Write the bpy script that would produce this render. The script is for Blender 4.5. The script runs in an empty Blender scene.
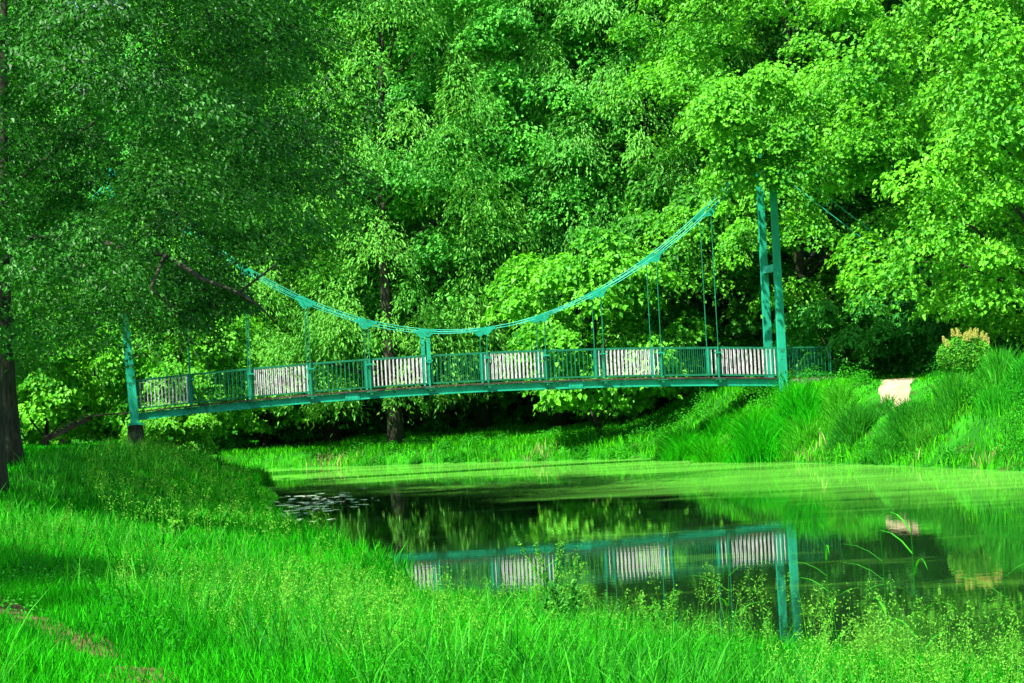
import bpy, math, random
import numpy as np
from mathutils import Vector, Matrix
R = np.random.default_rng(7)
random.seed(7)
S = bpy.context.scene
COL = S.collection

# ------------------------------------------------------------------ helpers
def unit(v): return v/np.maximum(np.linalg.norm(v,axis=-1,keepdims=True),1e-9)
def link(o, parent=None):
    COL.objects.link(o)
    if parent is not None: o.parent = parent
    return o
def tag(o, label=None, cat=None, group=None, kind=None):
    if label: o['label'] = label
    if cat: o['category'] = cat
    if group: o['group'] = group
    if kind: o['kind'] = kind
    return o
def empty(name, loc=(0,0,0), rz=0.0, sc=1.0):
    o = bpy.data.objects.new(name, None); o.empty_display_size = .2
    o.location = loc; o.rotation_euler = (0,0,rz); o.scale = (sc,sc,sc) if np.isscalar(sc) else sc
    return link(o)
def raw_mesh(name, V, counts, L, mat, tint=None, smooth=False):
    V = np.asarray(V, np.float32).reshape(-1,3); counts = np.asarray(counts, np.int32); L = np.asarray(L, np.int32).ravel()
    me = bpy.data.meshes.new(name)
    me.vertices.add(len(V)); me.vertices.foreach_set('co', V.ravel())
    me.loops.add(len(L)); me.loops.foreach_set('vertex_index', L)
    me.polygons.add(len(counts))
    st = np.concatenate(([0], np.cumsum(counts)[:-1])).astype(np.int32)
    me.polygons.foreach_set('loop_start', st)
    if tint is not None:
        a = me.attributes.new('tint', 'FLOAT', 'FACE'); a.data.foreach_set('value', np.asarray(tint, np.float32))
    me.polygons.foreach_set('use_smooth', np.full(len(counts), smooth, dtype=bool))
    me.update(calc_edges=True)
    me.materials.append(mat)
    return me
def mobj(name, me, parent=None):
    return link(bpy.data.objects.new(name, me), parent)

class MB:
    """collects simple solids into one mesh"""
    def __init__(s): s.v=[]; s.f=[]
    def box(s, c, d, rot=None):
        n=len(s.v); hx,hy,hz=d[0]/2,d[1]/2,d[2]/2
        P=[Vector((x,y,z)) for z in (-hz,hz) for y in (-hy,hy) for x in (-hx,hx)]
        if rot is not None: P=[rot@p for p in P]
        s.v += [tuple(p+Vector(c)) for p in P]
        s.f += [tuple(n+i for i in q) for q in ((0,2,3,1),(4,5,7,6),(0,1,5,4),(2,6,7,3),(0,4,6,2),(1,3,7,5))]
        return s
    def bar(s, a, b, w, h=None):
        """rectangular bar between two points, w across, h in the other direction"""
        a=Vector(a); b=Vector(b); h=h or w
        d=(b-a); L=d.length; d.normalize()
        up=Vector((0,0,1)) if abs(d.z)<.95 else Vector((0,1,0))
        y=up.cross(d).normalized(); z=d.cross(y)
        m=Matrix((d,y,z)).transposed()
        return s.box((a+b)/2,(L,w,h),m)
    def tube(s, pts, r, n=8, cap=True):
        pts=[Vector(p) for p in pts]; rr=r if isinstance(r,(list,tuple)) else [r]*len(pts)
        base=len(s.v)
        ref=None
        for i,p in enumerate(pts):
            t=(pts[min(i+1,len(pts)-1)]-pts[max(i-1,0)]).normalized()
            if ref is None:
                ref=Vector((1,0,0)) if abs(t.x)<.8 else Vector((0,1,0))
            u=(ref-t*ref.dot(t)).normalized(); ref=u; w=t.cross(u)
            for k in range(n):
                a=2*math.pi*k/n
                s.v.append(tuple(p+(u*math.cos(a)+w*math.sin(a))*rr[i]))
        for i in range(len(pts)-1):
            for k in range(n):
                a=base+i*n+k; b=base+i*n+(k+1)%n
                s.f.append((a,b,b+n,a+n))
        if cap:
            s.f.append(tuple(base+k for k in range(n))[::-1])
            s.f.append(tuple(base+(len(pts)-1)*n+k for k in range(n)))
        return s
    def mesh(s, name, mat, smooth=False):
        return raw_mesh(name, s.v, [len(f) for f in s.f], [i for f in s.f for i in f], mat, smooth=smooth)
    def build(s, name, mat, parent=None, smooth=False):
        return mobj(name, s.mesh(name, mat, smooth), parent)

# ------------------------------------------------------------------ materials
def newmat(name):
    m=bpy.data.materials.new(name); m.use_nodes=True; nt=m.node_tree
    for n in list(nt.nodes): nt.nodes.remove(n)
    out=nt.nodes.new('ShaderNodeOutputMaterial')
    return m,nt,out
def N(nt,t,**k):
    n=nt.nodes.new(t)
    for a,b in k.items(): setattr(n,a,b)
    return n
def leafmat(name, dark, light, trans=.35, rough=.5, spec=.22, transcol=(1.3,1.15,.6), nscale=.35, namt=.6):
    m,nt,out=newmat(name); l=nt.links.new
    at=N(nt,'ShaderNodeAttribute',attribute_name='tint')
    tc=N(nt,'ShaderNodeTexCoord'); no=N(nt,'ShaderNodeTexNoise'); no.inputs['Scale'].default_value=nscale; no.inputs['Detail'].default_value=2
    l(tc.outputs['Object'],no.inputs['Vector'])
    ma=N(nt,'ShaderNodeMath',operation='MULTIPLY_ADD'); ma.inputs[1].default_value=namt*2; l(no.outputs['Fac'],ma.inputs[0])
    sb=N(nt,'ShaderNodeMath',operation='SUBTRACT'); l(at.outputs['Fac'],sb.inputs[0]); sb.inputs[1].default_value=namt
    l(sb.outputs[0],ma.inputs[2])
    cl=N(nt,'ShaderNodeClamp'); l(ma.outputs[0],cl.inputs[0])
    mx=N(nt,'ShaderNodeMix',data_type='RGBA'); l(cl.outputs[0],mx.inputs[0])
    mx.inputs[6].default_value=(*dark,1); mx.inputs[7].default_value=(*light,1)
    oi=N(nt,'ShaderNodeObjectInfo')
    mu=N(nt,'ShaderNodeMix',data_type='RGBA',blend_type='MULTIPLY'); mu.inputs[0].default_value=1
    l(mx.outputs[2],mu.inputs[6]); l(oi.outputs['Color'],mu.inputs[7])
    pr=N(nt,'ShaderNodeBsdfPrincipled'); l(mu.outputs[2],pr.inputs['Base Color'])
    pr.inputs['Roughness'].default_value=rough; pr.inputs['Specular IOR Level'].default_value=spec
    tr=N(nt,'ShaderNodeBsdfTranslucent')
    m2=N(nt,'ShaderNodeMix',data_type='RGBA',blend_type='MULTIPLY'); m2.inputs[0].default_value=1
    l(mu.outputs[2],m2.inputs[6]); m2.inputs[7].default_value=(*transcol,1); l(m2.outputs[2],tr.inputs[0])
    ms=N(nt,'ShaderNodeMixShader'); ms.inputs[0].default_value=trans
    l(pr.outputs[0],ms.inputs[1]); l(tr.outputs[0],ms.inputs[2]); l(ms.outputs[0],out.inputs[0])
    return m
def noisemat(name, c1, c2, scale=3, rough=.7, spec=.3, bump=.0, c3=None, s3=12, lo=.4, hi=.6, stretch=(1,1,1), metal=0, bdist=.02):
    m,nt,out=newmat(name); l=nt.links.new
    tc=N(nt,'ShaderNodeTexCoord'); mp=N(nt,'ShaderNodeMapping'); mp.inputs['Scale'].default_value=stretch
    l(tc.outputs['Object'],mp.inputs[0])
    no=N(nt,'ShaderNodeTexNoise'); no.inputs['Scale'].default_value=scale; no.inputs['Detail'].default_value=6; l(mp.outputs[0],no.inputs['Vector'])
    mr=N(nt,'ShaderNodeMapRange'); l(no.outputs['Fac'],mr.inputs[0]); mr.inputs[1].default_value=lo; mr.inputs[2].default_value=hi
    mx=N(nt,'ShaderNodeMix',data_type='RGBA'); l(mr.outputs[0],mx.inputs[0]); mx.inputs[6].default_value=(*c1,1); mx.inputs[7].default_value=(*c2,1)
    col=mx.outputs[2]
    if c3:
        n3=N(nt,'ShaderNodeTexNoise'); n3.inputs['Scale'].default_value=s3; n3.inputs['Detail'].default_value=5; l(mp.outputs[0],n3.inputs['Vector'])
        m3=N(nt,'ShaderNodeMapRange'); l(n3.outputs['Fac'],m3.inputs[0]); m3.inputs[1].default_value=.56; m3.inputs[2].default_value=.66
        x3=N(nt,'ShaderNodeMix',data_type='RGBA'); l(m3.outputs[0],x3.inputs[0]); l(col,x3.inputs[6]); x3.inputs[7].default_value=(*c3,1); col=x3.outputs[2]
    pr=N(nt,'ShaderNodeBsdfPrincipled'); l(col,pr.inputs['Base Color']); pr.inputs['Roughness'].default_value=rough
    pr.inputs['Specular IOR Level'].default_value=spec; pr.inputs['Metallic'].default_value=metal
    if bump:
        bp=N(nt,'ShaderNodeBump'); bp.inputs['Strength'].default_value=bump; bp.inputs['Distance'].default_value=bdist
        l(no.outputs['Fac'],bp.inputs['Height']); l(bp.outputs[0],pr.inputs['Normal'])
    l(pr.outputs[0],out.inputs[0])
    return m

M={}
M['leaf_mid']   = leafmat('leaf_mid',(.014,.19,.018),(.12,.54,.055),trans=.42)
M['leaf_maple'] = leafmat('leaf_maple',(.014,.20,.010),(.17,.58,.030),trans=.42)
M['leaf_fine']  = leafmat('leaf_fine',(.035,.25,.028),(.16,.50,.07),trans=.40)
M['leaf_dark']  = leafmat('leaf_dark',(.002,.042,.003),(.045,.28,.018),trans=.35,rough=.5,spec=.28)  # dark leaves, with crown shade put into their colour too
M['grass']      = leafmat('grass_blade',(.002,.13,.002),(.028,.52,.005),trans=.4,rough=.7,spec=.05,nscale=.25,namt=.7)
M['reed']       = leafmat('reed_blade',(.004,.15,.004),(.05,.42,.014),trans=.35,rough=.6,spec=.12,nscale=.6)
M['panicle']    = leafmat('panicle',(.04,.34,.012),(.19,.52,.05),trans=.4,rough=.7,spec=.1)
M['straw']      = leafmat('straw',(.20,.26,.07),(.42,.42,.16),trans=.3,rough=.7,spec=.1)
M['blossom']    = leafmat('blossom',(.38,.40,.06),(.62,.62,.20),trans=.3,rough=.7,spec=.1)
M['yellow']     = leafmat('yellow_petal',(.65,.55,.02),(.8,.7,.03),trans=.3)
M['bark']  = noisemat('bark',(.016,.021,.011),(.045,.046,.026),scale=5,rough=.9,bump=.8,stretch=(3,3,.6),bdist=.05)
M['teal']  = noisemat('teal_paint',(.006,.29,.16),(.010,.37,.21),scale=2.5,rough=.55,spec=.25,c3=(.010,.17,.075),s3=5,bump=.15)
M['teal_light'] = noisemat('teal_cable',(.02,.40,.26),(.05,.46,.31),scale=3,rough=.5)
M['teal_rail'] = noisemat('teal_rail',(.003,.12,.05),(.005,.19,.085),scale=3,rough=.55)
M['white'] = noisemat('white_paint',(.40,.41,.40),(.64,.65,.64),scale=4,rough=.7,c3=(.22,.18,.13),s3=9)
M['wood']  = noisemat('deck_wood',(.035,.030,.020),(.09,.075,.05),scale=3,rough=.85,stretch=(1,8,1),bump=.4)
M['concrete'] = noisemat('concrete',(.10,.10,.08),(.22,.21,.17),scale=2.5,rough=.9,c3=(.04,.08,.02),s3=5,bump=.5)
M['brick'] = noisemat('dark_masonry',(.030,.034,.022),(.075,.075,.05),scale=4,rough=.95,c3=(.02,.07,.015),s3=3,bump=.6)
M['ground'] = noisemat('ground',(.010,.10,.006),(.022,.20,.008),scale=.6,rough=1,spec=.05,c3=(.030,.060,.012),s3=1.5,bump=.6,bdist=.1)
M['soil']  = noisemat('bare_soil',(.055,.042,.018),(.12,.085,.04),scale=3,rough=1,spec=.05,c3=(.05,.11,.015),s3=4,bump=.6,bdist=.05)
M['pathmat'] = noisemat('sandy_path',(.25,.20,.125),(.36,.29,.19),scale=2,rough=1,spec=.05,c3=(.36,.31,.16),s3=3,bump=.3)

# ------------------------------------------------------------------ camera (origin above the bank, looking +Y)
F=2400.0; EYE=2.8; PITCH=math.atan(47.5/F); ROLL=math.radians(3.0)
cam=bpy.data.cameras.new('camera'); co=bpy.data.objects.new('camera',cam); COL.objects.link(co); S.camera=co
cam.sensor_width=36; cam.lens=F*36/1024; cam.clip_start=.3; cam.clip_end=9000
co.matrix_world = Matrix.Translation((0,0,EYE)) @ Matrix.Rotation(math.pi/2+PITCH,4,'X') @ Matrix.Rotation(-ROLL,4,'Z')
def px2xy(x,y,D):
    """world X and Z of pixel (x,y) at distance D (used for layout planning)"""
    dx=x-512; dy=341.5-y
    u=dx*math.cos(ROLL)+dy*math.sin(ROLL); v=-dx*math.sin(ROLL)+dy*math.cos(ROLL)
    return u/F*D, EYE+(v+47.5)/F*D

# ------------------------------------------------------------------ terrain
LB=np.array([(90,-60),(16,-1),(8,10.5),(5.4,15.5),(4.1,19.6),(2.3,23.8),(.3,27.5),(-1.5,33),(-4.0,45),(-5.7,54),(-7.9,70),(-8.9,84),(-11,93),(-18,101),(-40,110),(-90,118)],float)
RB=np.array([(-90,128),(-40,120),(-20,107.5),(-9,99.3),(-2.7,95),(4.45,88),(8.4,77.6),(11,69.3),(12.6,63),(16,52),(24,38),(45,20),(110,0)],float)
def smooth(t): t=np.clip(t,0,1); return t*t*(3-2*t)
def chain_dist(P,C):
    best=np.full(len(P),1e9)
    for a,b in zip(C[:-1],C[1:]):
        ab=b-a; t=np.clip(((P-a)@ab)/(ab@ab),0,1); q=a+t[:,None]*ab
        best=np.minimum(best,np.hypot(P[:,0]-q[:,0],P[:,1]-q[:,1]))
    return best
POLY=np.concatenate([LB,RB])
def inside(P):
    r=np.zeros(len(P),bool); n=len(POLY)
    for i in range(n):
        x0,y0=POLY[i]; x1,y1=POLY[(i+1)%n]
        c=((y0>P[:,1])!=(y1>P[:,1]))
        xi=(x1-x0)*(P[:,1]-y0)/((y1-y0) if y1!=y0 else 1e-9)+x0
        r^=c&(P[:,0]<xi)
    return r
def wob(X,Y,s,ph=0):
    return (np.sin(X/s*1.3+ph)+np.sin(Y/s*1.7+2.1*ph+1)+np.sin((X+Y)/s*.9+ph*3)+np.sin((X*.7-Y)/s*2.3+ph))/4
def height(P):
    P=np.asarray(P,float).reshape(-1,2); X,Y=P[:,0],P[:,1]
    dl=chain_dist(P,LB); dr=chain_dist(P,RB); ins=inside(P)
    w=.35*wob(X,Y,1.3)
    left=dl<dr
    t=np.clip((Y-28)/34,0,1)
    W=12.5*(1-t)+5.2*t
    dlw=np.maximum(dl+w*np.clip(dl,0,1),0)
    zl=(1.35+.08*t)*(.35*smooth(dlw/(.45*W))+.65*smooth(dlw/W))+.65*smooth((dl-6)/9)*t
    r=smooth((X-4.4)/4.2)
    drw=np.maximum(dr+w*np.clip(dr,0,1),0)
    za=.60*smooth(drw/1.6)+.45*smooth((drw-1.5)/9)
    zb=1.25*smooth(drw/1.9)+1.15*smooth((drw-1)/3.2)
    zr=za*(1-r)+zb*r
    z=np.where(left,zl,zr)
    z=z+.06*wob(X,Y,1.1,1)*np.clip(np.minimum(dl,dr),0,1)+.02*wob(X,Y,.35,2)
    z=np.where(ins,-1.1*smooth(np.minimum(dl,dr)/3)-.03,z)
    z=z+np.where(Y>132,26*smooth((Y-132)/90),0)
    return z
def gz(x,y): return float(height([(x,y)])[0])
def axis(lo,hi,step,far,grow=1.25):
    a=list(np.arange(lo,hi+1e-6,step)); s=step
    while a[-1]<far: s*=grow; a.append(a[-1]+s)
    s=step; b=[]; x=lo
    while x>-far: s*=grow; x-=s; b.append(x)
    return np.array(b[::-1]+a)
xs=axis(-26,26,.4,4000); ys=axis(4,112,.5,4000)
GX,GY=np.meshgrid(xs,ys); GP=np.stack([GX.ravel(),GY.ravel()],1)
GZ=height(GP); nx,ny=len(xs),len(ys)
idx=np.arange(nx*ny).reshape(ny,nx)
Q=np.stack([idx[:-1,:-1],idx[:-1,1:],idx[1:,1:],idx[1:,:-1]],-1).reshape(-1,4)
g=mobj('ground',raw_mesh('ground',np.column_stack([GP,GZ]),np.full(len(Q),4),Q,M['ground'],smooth=True)); tag(g,kind='structure')

# water
def water_mat():
    m,nt,out=newmat('river_water'); l=nt.links.new
    tc=N(nt,'ShaderNodeTexCoord'); mp=N(nt,'ShaderNodeMapping'); mp.inputs['Scale'].default_value=(.55,1.0,1)
    l(tc.outputs['Object'],mp.inputs[0])
    n1=N(nt,'ShaderNodeTexNoise'); n1.inputs['Scale'].default_value=3.2; n1.inputs['Detail'].default_value=3; l(mp.outputs[0],n1.inputs['Vector'])
    n2=N(nt,'ShaderNodeTexNoise'); n2.inputs['Scale'].default_value=.35; n2.inputs['Detail'].default_value=1; l(tc.outputs['Object'],n2.inputs['Vector'])
    mm=N(nt,'ShaderNodeMath',operation='MULTIPLY'); l(n1.outputs['Fac'],mm.inputs[0]); l(n2.outputs['Fac'],mm.inputs[1])
    bp=N(nt,'ShaderNodeBump'); bp.inputs['Strength'].default_value=.30; bp.inputs['Distance'].default_value=.005; l(mm.outputs[0],bp.inputs['Height'])
    pr=N(nt,'ShaderNodeBsdfPrincipled'); pr.inputs['Base Color'].default_value=(.006,.028,.006,1); pr.inputs['Roughness'].default_value=.015
    pr.inputs['IOR'].default_value=1.36; pr.inputs['Specular IOR Level'].default_value=.6; l(bp.outputs[0],pr.inputs['Normal'])
    # pollen and algae film along the far bank
    sx=N(nt,'ShaderNodeSeparateXYZ'); l(tc.outputs['Object'],sx.inputs[0])
    mpf=N(nt,'ShaderNodeMapping'); mpf.inputs['Scale'].default_value=(.10,.32,1); mpf.inputs['Rotation'].default_value=(0,0,math.radians(28)); l(tc.outputs['Object'],mpf.inputs[0])
    nf=N(nt,'ShaderNodeTexNoise'); nf.inputs['Scale'].default_value=1.6; nf.inputs['Detail'].default_value=7; nf.inputs['Roughness'].default_value=.62; l(mpf.outputs[0],nf.inputs['Vector'])
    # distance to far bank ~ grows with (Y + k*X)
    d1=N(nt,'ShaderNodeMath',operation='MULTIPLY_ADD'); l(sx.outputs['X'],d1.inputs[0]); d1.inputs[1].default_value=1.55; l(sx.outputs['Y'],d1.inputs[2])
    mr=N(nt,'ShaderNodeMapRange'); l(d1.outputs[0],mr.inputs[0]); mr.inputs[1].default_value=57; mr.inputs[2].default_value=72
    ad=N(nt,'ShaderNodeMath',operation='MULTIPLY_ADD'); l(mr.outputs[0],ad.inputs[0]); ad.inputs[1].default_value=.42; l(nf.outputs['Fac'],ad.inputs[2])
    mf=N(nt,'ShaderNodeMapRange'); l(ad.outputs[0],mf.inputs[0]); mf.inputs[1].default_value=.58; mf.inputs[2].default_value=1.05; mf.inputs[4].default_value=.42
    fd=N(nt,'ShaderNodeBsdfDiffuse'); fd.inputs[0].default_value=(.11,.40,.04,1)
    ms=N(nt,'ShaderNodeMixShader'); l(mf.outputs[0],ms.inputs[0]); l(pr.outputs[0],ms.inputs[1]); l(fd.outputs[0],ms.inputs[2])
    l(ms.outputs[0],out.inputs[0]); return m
WM=water_mat()
wp=[(x,y) for x,y in POLY]
# a sheet a little wider than the river; the banks rise through it
wv=[(-100,-80,0),(140,-80,0),(140,135,0),(-100,135,0)]
# triangulate only the river polygon grown outward
def grow(C,sign):
    out=[]
    for i,p in enumerate(C):
        a=C[max(i-1,0)]; b=C[min(i+1,len(C)-1)]; d=b-a; d/=np.hypot(*d); n=np.array([-d[1],d[0]])*sign
        out.append(p+n*.8)
    return np.array(out)
Lg=grow(LB,1); Rg=grow(RB,1)
import bmesh
bm=bmesh.new()
vs=[bm.verts.new((x,y,0)) for x,y in np.concatenate([Lg,Rg])]
bm.faces.new(vs); bmesh.ops.triangulate(bm,faces=bm.faces[:]); bmesh.ops.recalc_face_normals(bm,faces=bm.faces[:])
me=bpy.data.meshes.new('water'); bm.to_mesh(me); bm.free(); me.materials.append(WM)
for p in me.polygons:
    if p.normal.z<0: p.flip()
tag(mobj('water',me),kind='structure')

# ------------------------------------------------------------------ paths
def strip(name,pts,w,mat,dz=.02,n=60):
    pts=np.array(pts,float); seg=np.hypot(*np.diff(pts,axis=0).T); cum=np.concatenate(([0],np.cumsum(seg)))
    t=np.linspace(0,cum[-1],n); cx=np.interp(t,cum,pts[:,0]); cy=np.interp(t,cum,pts[:,1])
    k=np.ones(5)/5
    for a in (cx,cy):
        pad=np.pad(a,2,mode='edge'); a[:]=np.convolve(pad,k,'valid')
    tx=np.gradient(cx); ty=np.gradient(cy); ln=np.hypot(tx,ty); nx_,ny_=-ty/ln,tx/ln
    W=np.interp(t,cum,w) if not np.isscalar(w) else np.full(n,w)
    W=W*(1+.18*wob(cx,cy,.5,3))
    cols=np.linspace(-.5,.5,9)
    X=cx[:,None]+nx_[:,None]*W[:,None]*cols; Y=cy[:,None]+ny_[:,None]*W[:,None]*cols
    P=np.stack([X.ravel(),Y.ravel()],1); Z=height(P)+dz-.05*(np.abs(np.tile(cols,n))>.45)
    id_=np.arange(n*9).reshape(n,9)
    q=np.stack([id_[:-1,:-1],id_[:-1,1:],id_[1:,1:],id_[1:,:-1]],-1).reshape(-1,4)
    o=mobj(name,raw_mesh(name,np.column_stack([P,Z]),np.full(len(q),4),q,mat,smooth=True)); tag(o,kind='structure'); return np.stack([cx,cy],1)
PATH_R=strip('path',[(13.0,86.6),(13.6,84.5),(12.9,80),(12.2,77),(11.9,75.5),(11.75,74.2)],[1.6,1.7,1.5,1.2,1.1,1.0],M['pathmat'],dz=.02)
PATH_L=strip('path',[(-1.6,12.0),(-2.4,15),(-3.3,17.8),(-4.7,21.6),(-7,28),(-10.5,40),(-14.5,60),(-16.5,74),(-14.5,80.6)],.75,M['soil'],dz=.03,n=140)

def leaf_arrays(C,Nrm,Ln,Wd,axis_=None,fold=.25,rng=R):
    """folded diamond leaves: C centres, Nrm normals (or random)"""
    n=len(C)
    if Nrm is None: Nrm=rng.normal(size=(n,3))
    Nrm=Nrm/np.linalg.norm(Nrm,axis=1)[:,None]
    a=rng.normal(size=(n,3)) if axis_ is None else axis_+rng.normal(size=(n,3))*.35
    a-=Nrm*np.sum(a*Nrm,1)[:,None]; a/=np.maximum(np.linalg.norm(a,axis=1),1e-6)[:,None]
    b=np.cross(Nrm,a)
    Ln=np.asarray(Ln).reshape(-1,1); Wd=np.asarray(Wd).reshape(-1,1)
    up=Nrm*Wd*fold
    V=np.stack([C-a*Ln*.5, C-a*Ln*.06-b*Wd*.5+up, C+a*Ln*.5-Nrm*Ln*.08, C-a*Ln*.06+b*Wd*.5+up],1).reshape(-1,3)
    base=(np.arange(n)*4)[:,None]
    L=(base+np.array([0,1,2,0,2,3])[None,:]).ravel()
    return V,np.full(2*n,3),L
# ------------------------------------------------------------------ grass blades
def near_path(P,C,w):
    return chain_dist(P,C)<w
def blades(P,z,h,w,lean=.35,seg=3,rng=R,up=None):
    """ribbon blades. P (n,2), z (n), h (n), w (n)"""
    n=len(P); yaw=rng.uniform(0,2*math.pi,n); la=rng.uniform(.2,1,n)*lean; ld=rng.uniform(0,2*math.pi,n)
    dx,dy=np.cos(yaw),np.sin(yaw); lx,ly=np.cos(ld),np.sin(ld)
    V=[]
    for i in range(seg):
        t=i/seg; ww=w*(1-.55*t**1.5)
        cz=z+h*t*(1-.25*la*t); off=h*la*t**2
        cx=P[:,0]+lx*off; cy=P[:,1]+ly*off
        V.append(np.stack([cx-dx*ww/2,cy-dy*ww/2,cz],1)); V.append(np.stack([cx+dx*ww/2,cy+dy*ww/2,cz],1))
    V.append(np.stack([P[:,0]+lx*h*la,P[:,1]+ly*h*la,z+h*(1-.25*la)],1))
    V=np.stack(V,1); k=2*seg+1
    base=(np.arange(n)*k)[:,None]
    loops=[];cnt=[]
    pat=[]
    for i in range(seg-1): pat+= [2*i,2*i+1,2*i+3,2*i+2]; cnt.append(4)
    pat+=[2*seg-2,2*seg-1,2*seg]; cnt.append(3)
    L=(base+np.array(pat)[None,:]).ravel()
    return V.reshape(-1,3), np.tile(cnt,n), L, len(cnt)
def grass_obj(name,P,h,w,mat,label,cat='grass',lean=.35,seg=3,tint=None,sink=.03,stuff=True):
    z=height(P)-sink
    V,c,L,k=blades(P,z,h,w,lean,seg)
    t=np.clip(R.uniform(-.15,1.1,len(P)),0,1) if tint is None else tint
    o=mobj(name,raw_mesh(name,V,c,L,mat,tint=np.repeat(t,k)))
    return tag(o,label,cat,kind='stuff')
def scatter(n,x0,x1,y0,y1,cond=None,maxslope=None):
    P=np.stack([R.uniform(x0,x1,n),R.uniform(y0,y1,n)],1)
    keep=~inside(P)
    if cond is not None: keep&=cond(P)
    return P[keep]
def fr(P,m=1.0): return np.abs(P[:,0]+.0)<.2235*P[:,1]+m      # inside the view wedge
def leftside(P): return chain_dist(P,LB)<chain_dist(P,RB)
def clump(P,s=1.0,ph=0): return .5+.5*wob(P[:,0],P[:,1],s,ph)
def scatter_y(n,y0,y1,x0f,cond):
    """denser close up"""
    Y=y0*(y1/y0)**R.uniform(0,1,n); X=R.uniform(-1,1,n)*(.2235*Y+.8)+0
    P=np.stack([X,Y],1); return P[(~inside(P))&cond(P)]
def lowzone(P): # worn path and mown-looking strip on the left is shorter
    return chain_dist(P,PATH_L)
# near meadow
P=scatter_y(230000,11.5,34,0,leftside)
dp=lowzone(P); keep=(dp>.34)|(clump(P,.45,8)<.64)|(R.uniform(0,1,len(P))<.15); P=P[keep]; dp=dp[keep]
sh=chain_dist(P,LB)
h=(.15+.36*clump(P,.7,1)*R.uniform(.3,1,len(P))+.12*np.exp(-sh/3.5))*np.clip(.35+dp/1.6,.35,1)*R.uniform(.65,1.15,len(P))
grass_obj('meadow_grass',P,h,R.uniform(.006,.013,len(P)),M['grass'],'bright green uncut meadow grass filling the foreground bank beside the water',lean=.55,seg=4)
# middle meadow
P=scatter_y(230000,33,102,0,lambda q: leftside(q)&(q[:,0]>-24))
dp=lowzone(P); P=P[(dp>.35)|(R.uniform(0,1,len(P))<.2)]
sh=chain_dist(P,LB)
h=(.14+.24*clump(P,1.3,2)*R.uniform(.3,1,len(P))+.45*np.exp(-sh/1.3))*R.uniform(.6,1.25,len(P))
w=.012+.00034*P[:,1]
grass_obj('meadow_grass',P,h,w*R.uniform(.7,1.2,len(P)),M['grass'],'green grass of the left meadow running back to the bridge pier',lean=.5,seg=3)
# right bank and far bank
def rightside(P): return ~leftside(P)
P=scatter(150000,-13,26,58,112,lambda q: rightside(q)&(chain_dist(q,RB)<(11-0*q[:,0])) & (chain_dist(q,PATH_R)>.45+.25*wob(q[:,0],q[:,1],.5,4)) & (np.abs(q[:,0])<.2235*q[:,1]+2))
sh=chain_dist(P,RB); rr=smooth((P[:,0]-3.0)/4)
h=(.14+.30*clump(P,1.1,3)+(.5-.15*rr)*np.exp(-sh/1.4)*clump(P,.8,5))*R.uniform(.6,1.2,len(P))
h*=np.where((P[:,1]>96),.8,1)*np.clip(chain_dist(P,PATH_R)/2.0,.28,1)
grass_obj('bank_grass',P,h,R.uniform(.022,.05,len(P)),M['grass'],'tall bright grass covering the sloping far bank below the footbridge',lean=.5,seg=3).color=(3.2,1.25,1.5,1)
# straw coloured old stems at the waterline
P=scatter(60000,-10,18,58,101,lambda q: rightside(q)&(chain_dist(q,RB)<.9))
P=P[clump(P,1.6,7)>.62]
grass_obj('dry_grass',P,R.uniform(.15,.6,len(P)),R.uniform(.02,.04,len(P)),M['straw'],'straw coloured dead stems along the far waterline','dry grass',lean=.5)

P=scatter_y(26000,12,36,0,lambda q: leftside(q)&(clump(q,.9,6)>.45)&(chain_dist(q,PATH_L)>.9))
grass_obj('tall_grass',P,R.uniform(.3,.75,len(P))*(.55+.6*clump(P,1.9,9)),R.uniform(.007,.014,len(P)),M['reed'],'taller loose blades rising out of the foreground meadow',lean=.6,seg=4)
P=scatter(30000,-16,-1,34,84,lambda q: leftside(q)&(chain_dist(q,LB)<5.5)&(clump(q,1.3,6)>.4))
grass_obj('tall_grass',P,R.uniform(.3,.8,len(P))*(.4+.7*clump(P,2.1,9)),.012+.0003*P[:,1],M['reed'],'taller grass along the left shore up to the bridge',lean=.6,seg=3)
P=scatter_y(1500,13,40,0,lambda q: leftside(q)&(chain_dist(q,LB)<6.5)&(chain_dist(q,PATH_L)>1))
grass_obj('coarse_grass',P,R.uniform(.45,.95,len(P))*(.6+.4*clump(P,1.5,3)),R.uniform(.008,.015,len(P)),M['reed'],'broad coarse blades bending above the grass by the near shore',lean=.75,seg=5)
P=scatter_y(1400,13,34,0,lambda q: leftside(q)&(chain_dist(q,LB)<9)&(clump(q,.9,15)>.5)&(chain_dist(q,PATH_L)>1))
n_=len(P); zz_=height(P); hh_=R.uniform(.3,.62,n_); T_=R.uniform(.15,1,(n_,26)); ln_=R.normal(size=(n_,2))*.07
C_=np.stack([P[:,0:1]+ln_[:,0:1]*T_+R.normal(size=T_.shape)*.03,P[:,1:2]+ln_[:,1:2]*T_+R.normal(size=T_.shape)*.03,zz_[:,None]+hh_[:,None]*T_],-1).reshape(-1,3)
sz_=.055*(1.25-T_.ravel())*R.uniform(.6,1.3,T_.size)
V,c,L=leaf_arrays(C_,R.normal(size=C_.shape)*.6+np.array([0,-.2,.6]),sz_,sz_*.4,R.normal(size=C_.shape)*np.array([1,1,.2])+np.array([0,0,.5]))
tag(mobj('meadow_herbs',raw_mesh('meadow_herbs',V,c,L,M['reed'],tint=np.repeat(R.uniform(.2,1,len(C_)),2))),'upright leafy weed stems scattered through the foreground grass','weeds',kind='stuff')
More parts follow.
